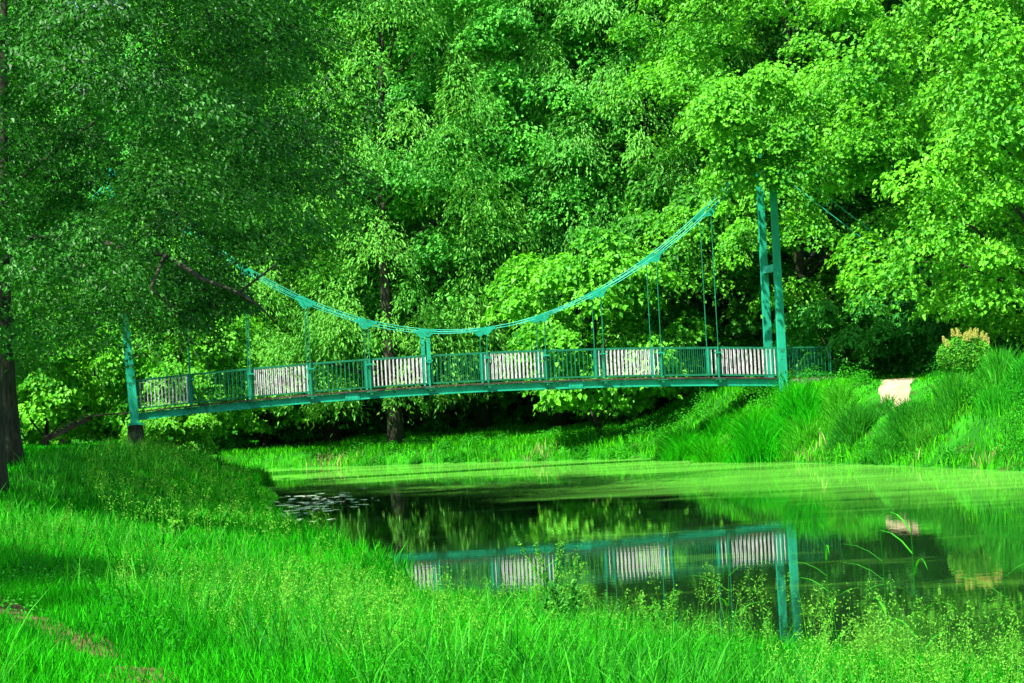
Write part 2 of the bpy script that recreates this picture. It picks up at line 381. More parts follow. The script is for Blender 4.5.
# seeding grasses (panicles)
def panicles(name,P,h,label,mat,size=.011,spread=.06,k=40,plen=.30):
    z=height(P); n=len(P)
    V,c,L,kk=blades(P,z,h,np.full(n,.006),.25,3)
    tips=V.reshape(n,-1,3)[:,-1]; mids=V.reshape(n,-1,3)[:,4]
    T=R.uniform(0,1,(n,k)); ax=(tips-mids); ax/=np.linalg.norm(ax,axis=1)[:,None]
    C=tips[:,None,:]-ax[:,None,:]*(T*plen)[:,:,None]
    sp=spread*(.15+np.sin(np.pi*np.clip(T,.05,1))**.8); a=R.uniform(0,2*np.pi,(n,k)); rr=sp*R.uniform(.2,1,(n,k))
    C[:,:,0]+=np.cos(a)*rr; C[:,:,1]+=np.sin(a)*rr; C[:,:,2]+=R.uniform(-.01,.02,(n,k))
    C=C.reshape(-1,3); Lv=leaf_arrays(C,None,R.uniform(.6,1.3,len(C))*size*2,R.uniform(.6,1.2,len(C))*size)
    V2=np.concatenate([V,Lv[0]]); c2=np.concatenate([c,Lv[1]]); L2=np.concatenate([L,Lv[2]+len(V)])
    t=np.concatenate([np.repeat(R.uniform(0,.3,n),kk),np.repeat(R.uniform(.3,1,len(C)),2)])
    return tag(mobj(name,raw_mesh(name,V2,c2,L2,mat,tint=t)),label,'grass',kind='stuff')


def herbs(name,P,hh,rad,leaf,per,label,mat,cat='weeds',color=(1,1,1)):
    n=len(P); z=height(P); A=[]
    d=unit(R.normal(size=(n,per,3))); d[:,:,2]=np.abs(d[:,:,2])
    rr=R.uniform(.35,1,(n,per))**.6
    C=np.empty((n,per,3)); C[:,:,0]=P[:,0:1]+d[:,:,0]*rr*rad[:,None]; C[:,:,1]=P[:,1:2]+d[:,:,1]*rr*rad[:,None]
    C[:,:,2]=(z[:,None]+d[:,:,2]*rr*hh[:,None]); C=C.reshape(-1,3); dd=d.reshape(-1,3)
    V,c,L=leaf_arrays(C,dd*.6+np.array([0,0,.6])+R.normal(size=C.shape)*.4,leaf*R.uniform(.6,1.4,len(C)),leaf*R.uniform(.35,.7,len(C)),unit(dd)+np.array([0,0,.3]))
    t=np.clip(np.repeat(R.uniform(0,.7,n),per)+R.uniform(-.15,.4,len(C)),0,1)
    o=mobj(name,raw_mesh(name,V,c,L,M[mat],tint=np.repeat(t,2))); o.color=(*color,1); return tag(o,label,cat,kind='stuff')
P=scatter(1500,-10,20,60,101,lambda q: rightside(q)&(chain_dist(q,RB)<5.0)&(chain_dist(q,PATH_R)>1.1)&(clump(q,1.7,11)>.42))
P=P[:420]; k_=R.uniform(.35,1,len(P))*np.where(P[:,0]>2,1,.6)
herbs('bank_herbs',P,.85*k_,.55*k_+.1,.085,170,'leafy weeds bulging out of the grass on the far bank','reed')
P=scatter_y(1300,14,60,0,lambda q: leftside(q)&(chain_dist(q,LB)<7)&(clump(q,1.2,12)>.5))
k_=R.uniform(.4,1,len(P)); herbs('shore_herbs',P,.42*k_,.26*k_+.05,.045,110,'leafy weeds mixed into the grass along the near shore','reed',color=(.8,.9,1))
P=scatter_y(6500,12.0,38,0,lambda q: leftside(q)&(clump(q,1.1,4)>.55)&(chain_dist(q,PATH_L)>1.2))
P=P[R.uniform(0,1,len(P))<np.clip(1.2-chain_dist(P,LB)/11,.06,1)]
panicles('flowering_grass',P,.34+(.42+.3*np.clip(P[:,0]/2+.5,0,1))*R.uniform(0,1,len(P))**2,'pale yellow green seed heads standing above the foreground grass near the shore',M['panicle'])
P=scatter(2200,-14,-1,38,80,lambda q: leftside(q)&(chain_dist(q,LB)<4))
panicles('flowering_grass',P,.5+.4*R.uniform(0,1,len(P)),'pale feathery seed heads in the tall grass along the left shore',M['panicle'],size=.02,spread=.1,k=14)

# ------------------------------------------------------------------ trees
def crown_mesh(name,mat,seed,H,Rr,zb,nl,per,lr,leaf,droop=.35,fine=False,flat=.6,shape=1.0,surf=.45,upb=.55,extra=None):
    rng=np.random.default_rng(seed)
    th=rng.uniform(0,2*np.pi,nl); t=rng.uniform(0,1,nl)
    hz=H-zb
    prof=lambda t: np.sqrt(np.clip(1-(np.abs(t-.42)/np.where(t>.42,.60,.52))**2.2,0.02,1))**shape
    rad=(1-(1-surf)*rng.uniform(0,1,nl)**1.6)
    bump=1+.16*np.sin(3*th+seed)*np.cos(7*t+seed)+.10*np.sin(5*th+9*t)
    rho=Rr*prof(t)*rad*bump
    C=np.stack([np.cos(th)*rho,np.sin(th)*rho,zb+hz*t],1)
    if extra: C[:len(extra)]=np.array(extra)
    lrad=lr*rng.uniform(.55,1.25,nl)*(.75+.4*prof(t))
    n=nl*per; li=np.repeat(np.arange(nl),per)
    d=rng.normal(size=(n,3)); d[:,2]=np.abs(d[:,2])*.9-.22*rng.uniform(0,1,n); d=unit(d)
    # break each lobe into twigs so that its outline is ragged
    tw=1+.28*np.sin(d[:,0]*9+li*1.7)*np.sin(d[:,1]*8+li)+rng.normal(size=n)*.10
    rr=lrad[li]*np.clip(tw,.35,1.5)*rng.uniform(.55,1.02,n)**.5
    Pp=C[li]+d*rr[:,None]*np.array([1,1,flat])
    hd=np.hypot(d[:,0],d[:,1])*rr
    Pp[:,2]-=droop*hd**2/np.maximum(lrad[li],.1)
    out=unit(C*np.array([1,1,0])+1e-4)[li]
    Pp[:,:2]+=out[:,:2]*0
    nr=d*.55+out*.25+np.array([0,0,upb])+rng.normal(size=(n,3))*.42
    ax=unit(d*np.array([1,1,0])+out*.4+1e-3)+np.array([0,0,-.45 if not fine else -1.6])
    sz=leaf[0]*rng.uniform(.65,1.3,n)
    V,c,L=leaf_arrays(Pp,nr,sz,sz*leaf[1],ax,rng=rng)
    tint=np.clip(rng.uniform(0,1,nl)[li]*.45+rng.uniform(0,.75,n),0,1)
    return raw_mesh(name,V,c,L,mat,tint=np.repeat(tint,2)), C
def trunk_mesh(name,seed,H,r0,C,zb,nlimb=16,lean=.6,limbs=()):
    rng=random.Random(seed); m=MB()
    ax,ay=rng.uniform(-lean,lean),rng.uniform(-lean,lean)
    def tp(t): return Vector((ax*t*t+.15*math.sin(5*t+seed),ay*t*t+.15*math.cos(4*t+seed),H*.86*t-.35))
    pts=[tp(i/14) for i in range(15)]
    rad=[r0*(1.55 if i==0 else 1.12 if i==1 else 1)*(1-.9*i/14) for i in range(15)]
    m.tube(pts,rad,9)
    idx=rng.sample(range(len(C)),min(nlimb,len(C)))
    for k in idx:
        e=Vector(C[k]); t=max(.12,min(.9,(e.z-1.2-.35*math.hypot(e.x,e.y))/(H*.86)))
        s=tp(t); mid=s.lerp(e,.5)+Vector((rng.uniform(-.3,.3),rng.uniform(-.3,.3),.35))
        r=r0*(1-.85*t)*.45
        q=[s,s.lerp(mid,.5)+Vector((0,0,.1)),mid,mid.lerp(e,.5)+Vector((rng.uniform(-.2,.2),0,.1)),e]
        m.tube(q,[r,r*.8,r*.6,r*.38,r*.15],6)
    for pts_,r_ in limbs: m.tube(pts_,[r_*(1-.8*i/(len(pts_)-1)) for i in range(len(pts_))],7)
    return m.mesh(name,M['bark'],smooth=True)
VAR={}
def variant(key,mat,seed,H,Rr,zb,nl,per,lr,leaf,r0=.28,nlimb=16,lean=.6,limbs=(),**k):
    c,C=crown_mesh('crown',M[mat],seed,H,Rr,zb,nl,per,lr,leaf,**k)
    VAR[key]=(trunk_mesh('trunk',seed,H,r0,C,zb,nlimb,lean,limbs),c)
_re=np.random.default_rng(77)
_ex=[(_re.uniform(-4.2,2.5),_re.uniform(-11.8,-9.8),_re.uniform(6.95,10.8)) for _ in range(46)]+[(_re.uniform(-3.9,-2.4),_re.uniform(-6.6,-5.6),_re.uniform(5.3,5.9)) for _ in range(4)]
variant('maple1','leaf_maple',11,21,6.6,3.2,235,430,1.15,(.17,.80),nlimb=12,extra=_ex,limbs=[([(0,0,5.5),(-.6,-3,7.2),(-1.0,-6,8.2),(-1.2,-9.5,9)],.10)])
variant('maple2','leaf_maple',12,22,6.2,1.2,240,440,1.15,(.16,.80),nlimb=20)
variant('mid1','leaf_mid',21,25,5.6,2.2,300,330,1.1,(.175,.70),surf=.55)
variant('mid2','leaf_mid',22,23,6.0,2.8,300,330,1.15,(.175,.72),surf=.55)
variant('mid3','leaf_mid',23,26,5.2,1.6,300,330,1.05,(.17,.70),surf=.55)
variant('fine1','leaf_fine',31,26,5.6,2.0,280,360,1.15,(.20,.34),fine=True,droop=.8,flat=.9)
variant('fine2','leaf_fine',32,24,5.2,2.5,280,360,1.05,(.20,.34),fine=True,droop=.8,flat=.9)
variant('small1','leaf_maple',41,7.5,3.2,.9,90,230,.8,(.22,.75),r0=.12,nlimb=10)
variant('bush1','leaf_mid',42,3.4,2.0,.15,46,230,.55,(.17,.75),r0=.05,nlimb=8)
variant('bush2','leaf_maple',43,2.6,1.7,.1,40,230,.5,(.16,.8),r0=.04,nlimb=8)
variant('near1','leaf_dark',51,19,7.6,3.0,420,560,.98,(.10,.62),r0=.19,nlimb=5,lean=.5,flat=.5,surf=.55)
def tree(name,key,x,y,sc=1.0,rz=0.0,color=(1,1,1),label='',cat='tree',group=None,sz=1.0,dz=-.05):
    tr,cr=VAR[key]
    r=empty(name,(x,y,gz(x,y)+dz),rz,(sc,sc,sc*sz)); tag(r,label,cat,group)
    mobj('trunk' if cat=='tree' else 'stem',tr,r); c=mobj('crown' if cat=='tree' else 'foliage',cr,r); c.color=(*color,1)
    return r
G1='trees of the wood behind the footbridge'
G2='trees of the far left bank'
def at(px,D): return px2xy(px,380,D)[0]
# front row behind the bridge
tree('maple_tree','maple1',at(806,94),94,1.0,0.0,(1,1,1),'large bright maple with its trunk right behind the right bridge tower',group=G1)
tree('maple_tree','maple2',at(1062,80),80,1.12,2.6,(1.1,1.05,1),'brightest maple filling the right edge above the reeds and path',group=G1)
tree('maple_tree','maple2',at(905,99),99,1.1,4.1,(.22,.38,.5),'shaded maple in the dark gap between the two bright maples',group=G1)  # tint darkens this crown to stand for the shade in the gap
tree('ash_tree','fine2',at(655,101),101,1.05,1.1,(1.15,1.1,1.1),'fine leaved grey green tree left of the bright maple behind the tower',group=G1)
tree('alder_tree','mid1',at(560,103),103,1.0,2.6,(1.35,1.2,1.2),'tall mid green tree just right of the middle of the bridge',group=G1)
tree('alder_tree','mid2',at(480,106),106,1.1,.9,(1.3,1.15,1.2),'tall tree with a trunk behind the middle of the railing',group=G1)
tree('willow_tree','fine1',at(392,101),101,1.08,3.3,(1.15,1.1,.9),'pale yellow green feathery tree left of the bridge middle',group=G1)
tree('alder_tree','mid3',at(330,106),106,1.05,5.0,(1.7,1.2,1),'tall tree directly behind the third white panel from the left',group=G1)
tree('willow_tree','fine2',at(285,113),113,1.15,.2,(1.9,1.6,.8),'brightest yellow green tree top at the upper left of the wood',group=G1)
tree('young_maple_tree','small1',at(598,93),93,1.05,.2,(.95,1,1),'low rounded bright tree behind the rising cable right of the bridge middle',group=G1)
tree('young_maple_tree','small1',at(700,96),96,1.15,2.2,(.42,.6,.8),'low shaded tree under the maple left of the tower',group=G1)  # shade under the maple is put into the leaf tint
tree('alder_tree','mid2',at(725,110),110,1.1,3.0,(.7,.8,.9),'tall shaded tree between the fine leaved tree and the tower',group=G1)  # darker tint of the shared leaf material stands for shade
# second row
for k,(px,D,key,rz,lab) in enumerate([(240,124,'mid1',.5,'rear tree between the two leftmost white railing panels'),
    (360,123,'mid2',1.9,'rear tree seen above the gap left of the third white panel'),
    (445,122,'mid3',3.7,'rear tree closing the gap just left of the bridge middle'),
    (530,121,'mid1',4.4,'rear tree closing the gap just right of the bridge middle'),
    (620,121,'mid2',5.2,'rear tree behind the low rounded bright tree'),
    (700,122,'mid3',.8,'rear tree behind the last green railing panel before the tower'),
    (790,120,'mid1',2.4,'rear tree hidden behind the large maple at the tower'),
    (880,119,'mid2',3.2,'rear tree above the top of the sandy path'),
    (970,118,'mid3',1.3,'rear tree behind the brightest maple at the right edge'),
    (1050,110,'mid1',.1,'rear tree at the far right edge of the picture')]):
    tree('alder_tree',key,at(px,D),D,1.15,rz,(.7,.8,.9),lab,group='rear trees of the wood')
# left bank, behind the bridge
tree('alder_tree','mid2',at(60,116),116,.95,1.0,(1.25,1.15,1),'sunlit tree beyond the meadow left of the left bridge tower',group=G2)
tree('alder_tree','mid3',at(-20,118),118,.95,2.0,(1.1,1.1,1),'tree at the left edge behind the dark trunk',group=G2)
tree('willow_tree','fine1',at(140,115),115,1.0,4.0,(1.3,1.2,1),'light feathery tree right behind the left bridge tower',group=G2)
tree('alder_tree','mid1',at(215,113),113,.9,5.5,(.9,1,1.2),'tree behind the first green panels of the bridge',group=G2)
tree('young_maple_tree','small1',at(262,106),106,.95,4.0,(1.0,1,1),'small bright tree behind the second white panel from the left',group=G2)
tree('young_maple_tree','small1',at(180,91),91,.85,1.0,(.95,1,1),'small bright tree behind the first white panel at the left tower',group=G2)
tree('young_maple_tree','small1',at(40,92),92,.95,3.0,(1.0,1,1),'low sunlit tree at the end of the meadow',group=G2)
tree('young_maple_tree','small1',at(95,97),97,.85,5.0,(1.2,1.1,1),'low yellowish tree beside the ramp of the bridge',group=G2)
# near left
TX,TY=-10.35,47; _l=[]
for (px_,py_,D_) in ((30,235,49),(95,238,48),(165,252,44),(200,275,42.4),(238,290,42),(275,262,42)):
    X_,Z_=px2xy(px_,py_,D_); _l.append((X_-TX,D_-TY,Z_-gz(TX,TY)))
_l=[(0,0,4.2)]+_l
_l2=[_l[5]]+[(px2xy(px_,py_,42)[0]-TX,42-TY,px2xy(px_,py_,42)[1]-gz(TX,TY)) for px_,py_ in ((258,302),(285,330))]
_l3=[_l[3]]+[(px2xy(px_,py_,42.6)[0]-TX,42.6-TY,px2xy(px_,py_,42.6)[1]-gz(TX,TY)) for px_,py_ in ((150,285),(172,305))]
VAR['near0']=(trunk_mesh('trunk',51,19,.19,[(0,0,15)],3,1,.3,[(_l,.085),(_l2,.035),(_l3,.04)]),VAR['near1'][1])
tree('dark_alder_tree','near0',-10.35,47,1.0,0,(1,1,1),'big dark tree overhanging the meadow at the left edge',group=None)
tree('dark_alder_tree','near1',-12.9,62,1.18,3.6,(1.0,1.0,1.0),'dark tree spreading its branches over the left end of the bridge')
tree('dark_alder_tree','near1',-18.8,73.5,.86,1.6,(1.05,1.05,1.0),'dark tree added to shade the foot of the left bridge tower')  # added between the sun and the left tower to keep it in shade
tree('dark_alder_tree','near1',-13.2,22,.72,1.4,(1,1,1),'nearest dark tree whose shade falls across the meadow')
# understory
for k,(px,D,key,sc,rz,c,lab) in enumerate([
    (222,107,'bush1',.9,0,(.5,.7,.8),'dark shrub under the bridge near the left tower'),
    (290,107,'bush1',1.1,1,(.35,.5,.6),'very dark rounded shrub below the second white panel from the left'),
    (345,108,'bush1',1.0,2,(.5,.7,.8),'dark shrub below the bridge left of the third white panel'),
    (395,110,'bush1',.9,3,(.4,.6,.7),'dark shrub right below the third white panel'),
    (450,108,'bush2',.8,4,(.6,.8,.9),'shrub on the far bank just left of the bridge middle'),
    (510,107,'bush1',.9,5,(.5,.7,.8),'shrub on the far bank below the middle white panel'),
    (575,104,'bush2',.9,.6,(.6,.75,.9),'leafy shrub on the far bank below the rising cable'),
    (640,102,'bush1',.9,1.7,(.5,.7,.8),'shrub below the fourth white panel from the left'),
    (720,101,'bush1',1.1,2.7,(.4,.6,.7),'shaded shrub behind the last green panel before the tower'),  # shade painted in by a dimmed foliage tint
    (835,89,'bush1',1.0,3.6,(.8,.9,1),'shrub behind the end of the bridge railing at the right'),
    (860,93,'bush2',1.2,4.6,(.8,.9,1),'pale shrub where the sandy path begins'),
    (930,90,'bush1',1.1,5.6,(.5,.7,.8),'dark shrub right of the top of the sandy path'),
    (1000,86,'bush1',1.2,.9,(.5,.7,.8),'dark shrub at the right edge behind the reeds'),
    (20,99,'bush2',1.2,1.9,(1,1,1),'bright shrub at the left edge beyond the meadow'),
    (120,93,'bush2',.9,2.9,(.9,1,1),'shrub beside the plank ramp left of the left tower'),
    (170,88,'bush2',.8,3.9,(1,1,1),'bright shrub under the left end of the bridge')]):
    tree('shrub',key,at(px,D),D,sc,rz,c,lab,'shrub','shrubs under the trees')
# far mass of foliage on the rising ground
def far_wood():
    n=90000; X=R.uniform(-75,80,n); Y=R.uniform(134,176,n); base=height(np.stack([X,Y],1))
    Z=base+R.uniform(0,1,n)**.8*(14+5*wob(X,Y,4,1))
    V,c,L=leaf_arrays(np.stack([X,Y,Z],1),R.normal(size=(n,3))*.6+np.array([-.3,-.5,.6]),R.uniform(.7,1.3,n),R.uniform(.5,1.0,n))
    o=mobj('far_wood',raw_mesh('far_wood',V,c,L,M['leaf_mid'],tint=np.repeat(R.uniform(0,.8,n),2)))
    tag(o,'dense green woodland on the rising ground far behind the bridge','woodland',kind='stuff')
far_wood()

# ------------------------------------------------------------------ tall tufts and reeds on the far bank
T1=(4200,1.35,1.35,.026,'grass',.8); T2=(3600,1.35,1.45,.028,'reed',.5); T3=(2600,1.0,1.1,.026,'reed',.8)
def tuft(name,T,px,D,sc,label,cat='grass tuft',group='tall tufts on the far bank',color=(1,1,1),hz=1.0):
    n,rad,h,w,mat,lean=T; x=at(px,D); rng=np.random.default_rng(int(px)); z0=gz(x,D)
    a=rng.uniform(0,2*np.pi,n); r=rad*sc*np.sqrt(rng.uniform(0,1,n))*(1+.2*np.sin(3*a+px))
    P=np.stack([np.cos(a)*r,np.sin(a)*r],1); hh=h*sc*hz*rng.uniform(.6,1.08,n)*np.sqrt(np.clip(1-.8*(r/(rad*sc*1.2))**2,.1,1))*(.8+.3*np.sin(4*P[:,0]+px))
    Z=height(P+np.array([x,D]))-z0-.05
    V,c,L,k=blades(P,Z,hh,np.full(n,w)*rng.uniform(.6,1.3,n),lean,4,rng=rng)
    o=mobj(name,raw_mesh(name,V,c,L,M[mat],tint=np.repeat(rng.uniform(0,1,n),k))); o.location=(x,D,z0); o.color=(*color,1)
    return tag(o,label,cat,group)
tuft('grass_tuft',T1,688,84.6,.85,'pale tall tuft at the foot of the slope below the last green panel',color=(1,1,1),hz=1.15)
tuft('grass_tuft',T1,735,80.9,1.0,'broad bright tuft just left of the tower foot',color=(1.7,1.15,1),hz=1.1)
tuft('grass_tuft',T1,778,79.0,1.2,'bright rounded tuft in front of the right bridge tower',color=(.8,1.05,1),hz=1.2)
tuft('grass_tuft',T3,815,77.6,1.2,'darker tuft on the slope right of the tower',color=(1.6,1.2,1))
tuft('grass_tuft',T3,850,74.8,1.1,'tuft at the waterline between tower and path',color=(.7,.75,.9))
tuft('grass_tuft',T3,893,71.3,1.0,'tuft at the waterline right below the sandy path',color=(.8,.85,1))
tuft('reed_clump',T2,942,70.2,.8,'olive reed clump at the left of the reed bed','reeds','reed clumps at the right edge',color=(1.5,1,1.2))
tuft('reed_clump',T2,972,70.0,.95,'tallest reed clump below the blossoming bush','reeds','reed clumps at the right edge')
tuft('reed_clump',T2,1018,67.5,.8,'bright reed clump at the right edge of the picture','reeds','reed clumps at the right edge',color=(.8,1.1,.9))
tuft('reed_clump',T2,245,79.5,.52,'dark reed clump at the left shore where the river opens','reeds','reed clumps at the left shore',color=(1.3,1.2,1))
tuft('reed_clump',T2,268,70,.45,'shorter reed clump nearest the floating leaves','reeds','reed clumps at the left shore',color=(1.3,1.2,1))
# blossoming bush
bx=at(966,72.5); b=empty('blossoming_bush',(bx,72.5,gz(bx,72.5)-.05),0,(.75,.6,.60)); tag(b,'bush with cream yellow flower plumes rising behind the reeds','bush')
rng=np.random.default_rng(5)
m_=MB()
for i in range(14):
    a=rng.uniform(0,6.28); m_.tube([(0,0,0),(.3*math.cos(a),.3*math.sin(a),1),(.8*math.cos(a),.7*math.sin(a),2.0+rng.uniform(-.2,.4))],[.03,.02,.008],5)
m_.build('stem',M['bark'],b)
n=6500; d=unit(rng.normal(size=(n,3))); Pp=d*rng.uniform(.5,1,n)[:,None]**.5*np.array([1.15,.9,1.05])+np.array([0,0,1.3])
V,c,L=leaf_arrays(Pp,d+rng.normal(size=(n,3))*.6,rng.uniform(.1,.2,n),rng.uniform(.05,.1,n)); mobj('foliage',raw_mesh('foliage',V,c,L,M['leaf_maple'],tint=np.repeat(rng.uniform(0,1,n),2)),b)
for i in range(22):
    a=rng.uniform(0,6.28); r=rng.uniform(.1,1.0); cx,cy=r*math.cos(a)*1.1,r*math.sin(a)*.9; cz=1.3+1.05*math.sqrt(max(.1,1-r*r))+.05
    k=240; T=rng.uniform(0,1,k); q=rng.uniform(0,6.28,k); rr=.13*(1-T*.8)*np.sqrt(rng.uniform(0,1,k))
    Pp=np.stack([cx+np.cos(q)*rr+.1*T*math.cos(a),cy+np.sin(q)*rr,cz+T*.38],1)
    V,c,L=leaf_arrays(Pp,None,rng.uniform(.03,.06,k),rng.uniform(.025,.05,k))
    mobj('flower_plume',raw_mesh('flower_plume',V,c,L,M['blossom'],tint=np.repeat(rng.uniform(0,1,k),2)),b)

# foreground single plants
def reed_plant(name,x,y,h,seed,label,mat='reed',leaves=7):
    h*=1.4; rng=np.random.default_rng(seed); r=empty(name,(x,y,gz(x,y)-.02)); tag(r,label,'reed','single reeds in the foreground')
    lx,ly=rng.uniform(-.08,.08,2); m=MB(); m.tube([(0,0,0),(lx*.3,ly*.3,h*.5),(lx,ly,h)],[.008,.006,.003],5); m.build('stalk',M[mat],r)
    Vs=[];Ls=[];c=[]; nb=0
    for i in range(leaves):
        t=.15+.75*i/leaves; a=rng.uniform(0,6.28); ln=h*rng.uniform(.28,.45); w=.02
        d=np.array([math.cos(a),math.sin(a)]); p=np.array([-d[1],d[0]])
        o=np.array([lx*t*t,ly*t*t,h*t]); S_=5; base=nb
        for j in range(S_+1):
            s=j/S_; q=o+np.array([d[0]*ln*s,d[1]*ln*s,ln*(.9*s-.75*s*s)]); ww=w*math.sin(math.pi*min(1,.25+s*.75))+.001
            Vs.append([q[0]-p[0]*ww/2,q[1]-p[1]*ww/2,q[2]]); Vs.append([q[0]+p[0]*ww/2,q[1]+p[1]*ww/2,q[2]]); nb+=2
        for j in range(S_): Ls+=[base+2*j,base+2*j+1,base+2*j+3,base+2*j+2]; c.append(4)
    o=mobj('leaf_blades',raw_mesh('leaf_blades',Vs,c,Ls,M[mat],tint=rng.uniform(.3,1,len(c))),r)
    return r
reed_plant('reed',px2xy(915,600,21)[0],21,1.25,1,'tallest single reed standing against the dark water at the right')
reed_plant('reed',px2xy(905,600,20)[0]-.15,20,1.05,2,'broad leaved reed just left of the tallest one')
reed_plant('reed',px2xy(832,600,22)[0],22,1.0,3,'slim reed just right of the mirrored tower')
reed_plant('reed',px2xy(1000,620,19)[0],19,1.0,4,'reed near the lower right corner')
reed_plant('reed',px2xy(727,620,21)[0],21,.85,5,'reed left of the mirrored tower')
reed_plant('reed',px2xy(545,560,27)[0],27,.95,6,'reed standing in front of the mirrored railing at the middle')
def bushy_plant(name,x,y,h,seed,label,mat,n=900,rad=.22,size=.03):
    rng=np.random.default_rng(seed); r=empty(name,(x,y,gz(x,y)-.02)); tag(r,label,'wild plant')
    m=MB(); Ps=[]
    for i in range(9):
        a=rng.uniform(0,6.28); e=np.array([math.cos(a)*rad*rng.uniform(.3,1),math.sin(a)*rad*rng.uniform(.3,1),h*rng.uniform(.7,1)])
        m.tube([(0,0,0),(e[0]*.3,e[1]*.3,e[2]*.55),tuple(e)],[.006,.005,.002],4)
        T=rng.uniform(.3,1,n//9); q=e[None,:]*T[:,None]*np.array([1,1,1]); q[:,:2]*=.6+.4*T[:,None]; q+=rng.normal(size=q.shape)*.04*(1.2-T)[:,None]+rng.normal(size=q.shape)*.012; Ps.append(q)
    m.build('stem',M['reed'],r); q=np.concatenate(Ps); V,c,L=leaf_arrays(q,None,rng.uniform(.6,1.4,len(q))*size,rng.uniform(.4,.8,len(q))*size)
    mobj('foliage',raw_mesh('foliage',V,c,L,M[mat],tint=np.repeat(rng.uniform(0,1,len(q)),2)),r)
bushy_plant('meadow_plant',px2xy(550,520,29)[0],29,1.15,1,'pale feathery plant rising against the dark water at the middle','panicle',n=700,rad=.42,size=.035)
bushy_plant('meadow_plant',px2xy(560,590,25)[0],25,.75,2,'dark leafy weed in the grass in front of the mirrored bridge','leaf_mid',n=900,rad=.45,size=.07)
bushy_plant('meadow_plant',px2xy(660,600,24)[0],24,.7,3,'yellow green feathery plant right of the dark leafy weed','panicle',n=900,rad=.35,size=.03)
bushy_plant('meadow_plant',px2xy(170,505,40)[0],40,.45,4,'pale fern like plant alone in the left meadow','panicle',n=500,rad=.35,size=.07)

# floating leaves on the water at the left
def floaters():
    n=230; V=[];c=[];L=[];rng=np.random.default_rng(9)
    cx=rng.normal(-6.0,.85,n); cy=61+rng.normal(0,5.0,n)
    P=np.stack([cx,cy],1); k=inside(P)&(chain_dist(P,LB)>.2); P=P[k]; b=0
    for x,y in P:
        r=rng.uniform(.03,.10); a0=rng.uniform(0,6.28)
        for j in range(8): V.append((x+r*2.2*math.cos(a0+j*.72),y+r*math.sin(a0+j*.72),.006+.01*math.sin(j)))
        c.append(8); L+=list(range(b,b+8)); b+=8
    m=noisemat('floating_leaf',(.30,.42,.26),(.42,.52,.36),rough=.25,spec=.8)
    tag(mobj('floating_leaves',raw_mesh('floating_leaves',V,c,L,m)),'pale floating leaves scattered on the dark water by the left shore','water plants',kind='stuff')
floaters()

# ------------------------------------------------------------------ the footbridge
PSI=math.atan2(84.7-81.3,9.44+12.89)
nrm=(-math.sin(PSI),math.cos(PSI)); HW=.8
BC=(-1.72+nrm[0]*HW,83.0+nrm[1]*HW)
HL=11.3
B=empty('suspension_footbridge',(BC[0],BC[1],0),PSI); tag(B,'long teal suspension footbridge with white railing panels crossing the river','bridge')
def zb(s): return 2.40+.35*(1-(s/HL)**2) if abs(s)<=HL else 2.40-.03*(abs(s)-HL)
def zc(s): return 4.90+.047*s*s
SS=list(np.linspace(-HL,HL,23))
for sy in (-1,1):
    for a,b in zip(SS[:-1:2]+[], SS[2::2]):
        pass
    m=MB()
    for a,b in zip(SS[:-1],SS[1:]):
        y=sy*(HW-.02); m.bar((a,y,zb(a)+.12),(b,y,zb(b)+.12),.02,.22)
        for dz in (.01,.23): m.bar((a,y,zb(a)+dz),(b,y,zb(b)+dz),.13,.018)
    m.build('girder',M['teal'],B)
    # splice plates
    for s in (2.9+1.0,-3.9):
        p=MB(); p.box((s,sy*(HW+.005),zb(s)+.12),(.5,.04,.30)); 
        for i in range(4): p.box((s-.18+.12*i,sy*(HW+.03),zb(s)+.18),(.03,.02,.03)); p.box((s-.18+.12*i,sy*(HW+.03),zb(s)+.06),(.03,.02,.03))
        p.build('splice_plate',M['teal'],B)
# deck planks
m=MB(); s=-HL-1.5
while s<HL+1.6:
    z=zb(s)+.285; m.box((s,0,z),(.135,1.74,.05)); s+=.15
m.build('deck',M['wood'],B)
hs=[-9.2+2.045*i for i in range(10)]
hs=[-.17+2.045*(i-4.5) for i in range(10)]
# cross beams and brackets
for s in hs:
    m=MB(); m.box((s,0,zb(s)+.10),(.10,1.50,.12))
    for sy in (-1,1): m.box((s,sy*(HW+.10),zb(s)+.235),(.34,.14,.03)); m.box((s,sy*(HW+.10),zb(s)+.19),(.10,.12,.10))
    m.build('cross_beam',M['brick'] if False else M['teal_rail'],B)
# railing
edges=[-HL+.10]+hs+[HL-.10]
def railing_panel(a,b,sy,white,z0=None):
    r=MB(); y=sy*(HW-.01); nb=14 if white else 13
    za=lambda s: zb(s)+.40; zt=lambda s: zb(s)+1.36
    mats=M['white'] if white else M['teal_rail']
    a+=.06; b-=.06
    p=mobj('railing_panel',MB().bar((a,y,za(a)),(b,y,za(b)),.035,.045).bar((a,y,zt(a)),(b,y,zt(b)),.045,.045).box((a,y,(za(a)+zt(a))/2),(.03,.03,1.0)).box((b,y,(za(b)+zt(b))/2),(.03,.03,1.0)).mesh('railing_panel',M['teal_rail']),B)
    if white: p['label']='white barred railing panel'
    bm_=MB()
    for i in range(nb):
        s=a+(b-a)*(i+.5)/nb; w=.030 if white else .014
        bm_.bar((s,y,za(s)+.024),(s+random.uniform(-.006,.006),y,zt(s)-.024),w,.02 if not white else .025)
    bm_.build('bars',mats,p)
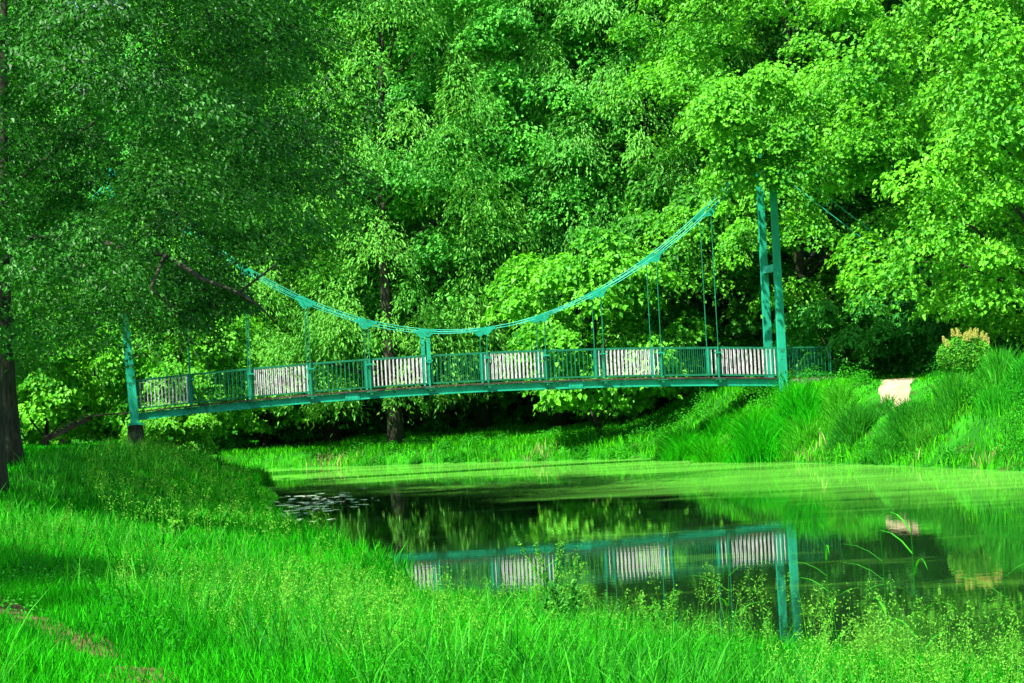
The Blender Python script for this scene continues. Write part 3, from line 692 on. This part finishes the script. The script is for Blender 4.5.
for sy in (-1,1):
    for i,(a,b) in enumerate(zip(edges[:-1],edges[1:])):
        railing_panel(a,b,sy,i%2==0)
    for s in hs:
        m=MB(); y=sy*(HW-.01); m.box((s,y,zb(s)+.85),(.065,.07,1.06)); m.box((s,sy*(HW+.06),zb(s)+1.18),(.26,.05,.05)); m.build('railing_post',M['teal'],B)
    railing_panel(HL+.1,HL+1.85,sy,False)
# cables
TOPZ=10.75
for sy in (-1,1):
    y=sy*(HW+.06)
    for off in (-.035,.045):
        pts=[(-HL-.35,y+off*.3,TOPZ-.2)]+[(s,y+off*.3,zc(s)+off) for s in np.linspace(-HL+.4,HL-.4,46)]+[(HL+.02,y+off*.3,TOPZ-.2+off)]
        MB().tube(pts,.015,6).build('suspension_cable',M['teal_light'],B,smooth=True)
    for off in (0,):
        MB().tube([(HL,y+off,TOPZ-.1),(HL+10.6,y+off,1.9)],.018,6).build('backstay',M['teal_light'],B)
        MB().tube([(-HL-.35,y+off,TOPZ-.1),(-HL-10.6,y+off,1.6)],.018,6).build('backstay',M['teal_light'],B)
    for i,s in enumerate(hs):
        z=zc(s); sl=.094*s
        g_=MB(); n0=len(g_.v)
        # clamp gusset: trapezium plate under the cable
        P4=[(s-.30,z-.30*sl-.045),(s+.30,z+.30*sl-.045),(s+.30,z+.30*sl+.06),(s-.30,z-.30*sl+.06)]
        tri=[(s-.22,z-.22*sl-.06),(s-.05,z-.22),(s+.05,z-.22),(s+.22,z+.22*sl-.06)]
        for poly in (P4,tri):
            n0=len(g_.v); k=len(poly)
            for yy in (y-.035,y+.035): g_.v+= [(q[0],yy,q[1]) for q in poly]
            g_.f.append(tuple(n0+j for j in range(k))); g_.f.append(tuple(n0+k+j for j in range(k))[::-1])
            for j in range(k): g_.f.append((n0+j,n0+(j+1)%k,n0+k+(j+1)%k,n0+k+j)[::-1])
        hang=MB()
        if i==4: hang.box((s,y,(z-.25+zb(s)+1.1)/2),(.13,.05,z-.25-zb(s)-1.1))
        hang.tube([(s,y,z-.15),(s,y,zb(s)+.2)],.017,6)
        ho=hang.build('hanger',M['teal_rail'] if i!=4 else M['teal'],B); g_.build('cable_clamp',M['teal'],ho)
# towers: tapering steel posts with a cross bar
def tower(s0,lean,w0,w1,mat,zbot=1.9):
    T=empty('tower',(0,0,0)); T.parent=B
    for sy in (-1,1):
        m=MB(); a=Vector((s0,sy*(HW+.12),zbot)); b=Vector((s0+lean,sy*(HW+.10),TOPZ))
        # hollow section with a raised edge strip
        n0=len(m.v)
        for p,w in ((a,w0),(b,w1)):
            for dx,dy in ((-1,-1),(1,-1),(1,1),(-1,1)): m.v.append((p.x+dx*w/2,p.y+dy*w*.4,p.z))
        m.f+=[(n0+3,n0+2,n0+1,n0),(n0+4,n0+5,n0+6,n0+7)]+[(n0+k,n0+(k+1)%4,n0+4+(k+1)%4,n0+4+k) for k in range(4)]
        po=m.build('tower_post',mat,T)
        cp=MB(); cp.tube([(b.x-.0,b.y-.16,b.z+.05),(b.x,b.y+.16,b.z+.05)],.17,14); cp.box((b.x,b.y,b.z-.03),(.34,.30,.05)); cp.build('saddle',M['teal'],po)
        bp=MB(); bp.box((s0,a.y,zbot+.03),(.55,.5,.06)); bp.build('base_plate',M['teal'],po)
    for zz,l in ((6.6,None),(10.1,None)):
        t=(zz-1.9)/(TOPZ-1.9); x=s0+lean*t
        c=MB(); c.box((x,0,zz),(.16,2*HW+.1,.26)); c.build('crossbar',M['teal_light'],T)
    return T
tower(HL,.02,.29,.21,M['teal']); tower(-HL,-.40,.30,.22,M['teal'],2.25)

# pier and abutment
def bridge_pt(s,y=0): return (BC[0]+s*math.cos(PSI)-y*math.sin(PSI), BC[1]+s*math.sin(PSI)+y*math.cos(PSI))
def block(name,s,y,dims,ztop,mat,label,cat,taper=.92):
    x,yy=bridge_pt(s,y); r=MB(); bmx=bmesh.new(); bmesh.ops.create_cube(bmx,size=1)
    for v in bmx.verts:
        k=taper if v.co.z>0 else 1
        v.co=Vector((v.co.x*dims[0]*k,v.co.y*dims[1]*k,v.co.z*dims[2]))
    bmesh.ops.subdivide_edges(bmx,edges=bmx.edges[:],cuts=5,use_grid_fill=True)
    for v in bmx.verts: v.co+=Vector([random.uniform(-.015,.015) for _ in range(3)])
    bmesh.ops.bevel(bmx,geom=[e for e in bmx.edges if e.calc_face_angle(0)>1.0],offset=.03,segments=2,affect='EDGES')
    me=bpy.data.meshes.new(name); bmx.to_mesh(me); bmx.free(); me.materials.append(mat)
    o=mobj(name,me); o.location=(x,yy,ztop-dims[2]/2); o.rotation_euler=(0,0,PSI); return tag(o,label,cat)
block('stone_pier',-HL,0,(.56,2.2,1.6),2.245,M['brick'],'dark weathered masonry pier under the left bridge tower','pier')
block('concrete_abutment',HL+1.05,0,(1.7,2.0,1.2),2.64,M['concrete'],'grey concrete block carrying the right end of the bridge','abutment',.98)
block('tower_footing',HL,0,(.8,2.3,1.4),1.90,M['concrete'],'concrete footing under the right bridge tower hidden in grass','footing',.95)
# plank ramp, left end
x0,y0=bridge_pt(-HL-1.55); r=empty('plank_ramp',(x0,y0,gz(x0,y0)),PSI); tag(r,'short dark plank ramp leading up to the left end of the bridge','ramp')
zt=2.62-gz(x0,y0)
m=MB()
for i in range(10): m.box((-.1-.15*i,0,zt-.02-.07*i+.06),(.135,1.45,.05))
m.build('planks',M['wood'],r)
for sy in (-1,1): MB().bar((.1,sy*.6,zt-.02),(-1.6,sy*.6,zt-.78),.08,.14).build('beam',M['wood'],r)

# ------------------------------------------------------------------ light
w=bpy.data.worlds.new('World'); S.world=w; w.use_nodes=True; nt=w.node_tree
bg=nt.nodes['Background']; sky=nt.nodes.new('ShaderNodeTexSky'); sky.sky_type='NISHITA'; sky.sun_disc=False
az=math.atan2(-.66,-.62); el=math.radians(56)
sky.sun_elevation=el; sky.sun_rotation=az%(2*math.pi); nt.links.new(sky.outputs[0],bg.inputs[0]); bg.inputs[1].default_value=.10
sd=Vector((math.sin(az)*math.cos(el),math.cos(az)*math.cos(el),math.sin(el)))
ld=bpy.data.lights.new('sun','SUN'); ld.energy=5.0; ld.angle=math.radians(.5); ld.color=(1,.95,.86)
lo=bpy.data.objects.new('sun',ld); COL.objects.link(lo); lo.rotation_euler=sd.to_track_quat('Z','Y').to_euler(); lo.location=(-40,-20,60)
S.view_settings.view_transform='Standard'; S.view_settings.look='None'; S.view_settings.gamma=1; S.view_settings.exposure=1.55
S.view_settings.use_curve_mapping=False
S.render.engine='CYCLES'
S.cycles.max_bounces=6; S.cycles.diffuse_bounces=3; S.cycles.transmission_bounces=4; S.cycles.glossy_bounces=2
S.render.resolution_x=1024; S.render.resolution_y=683
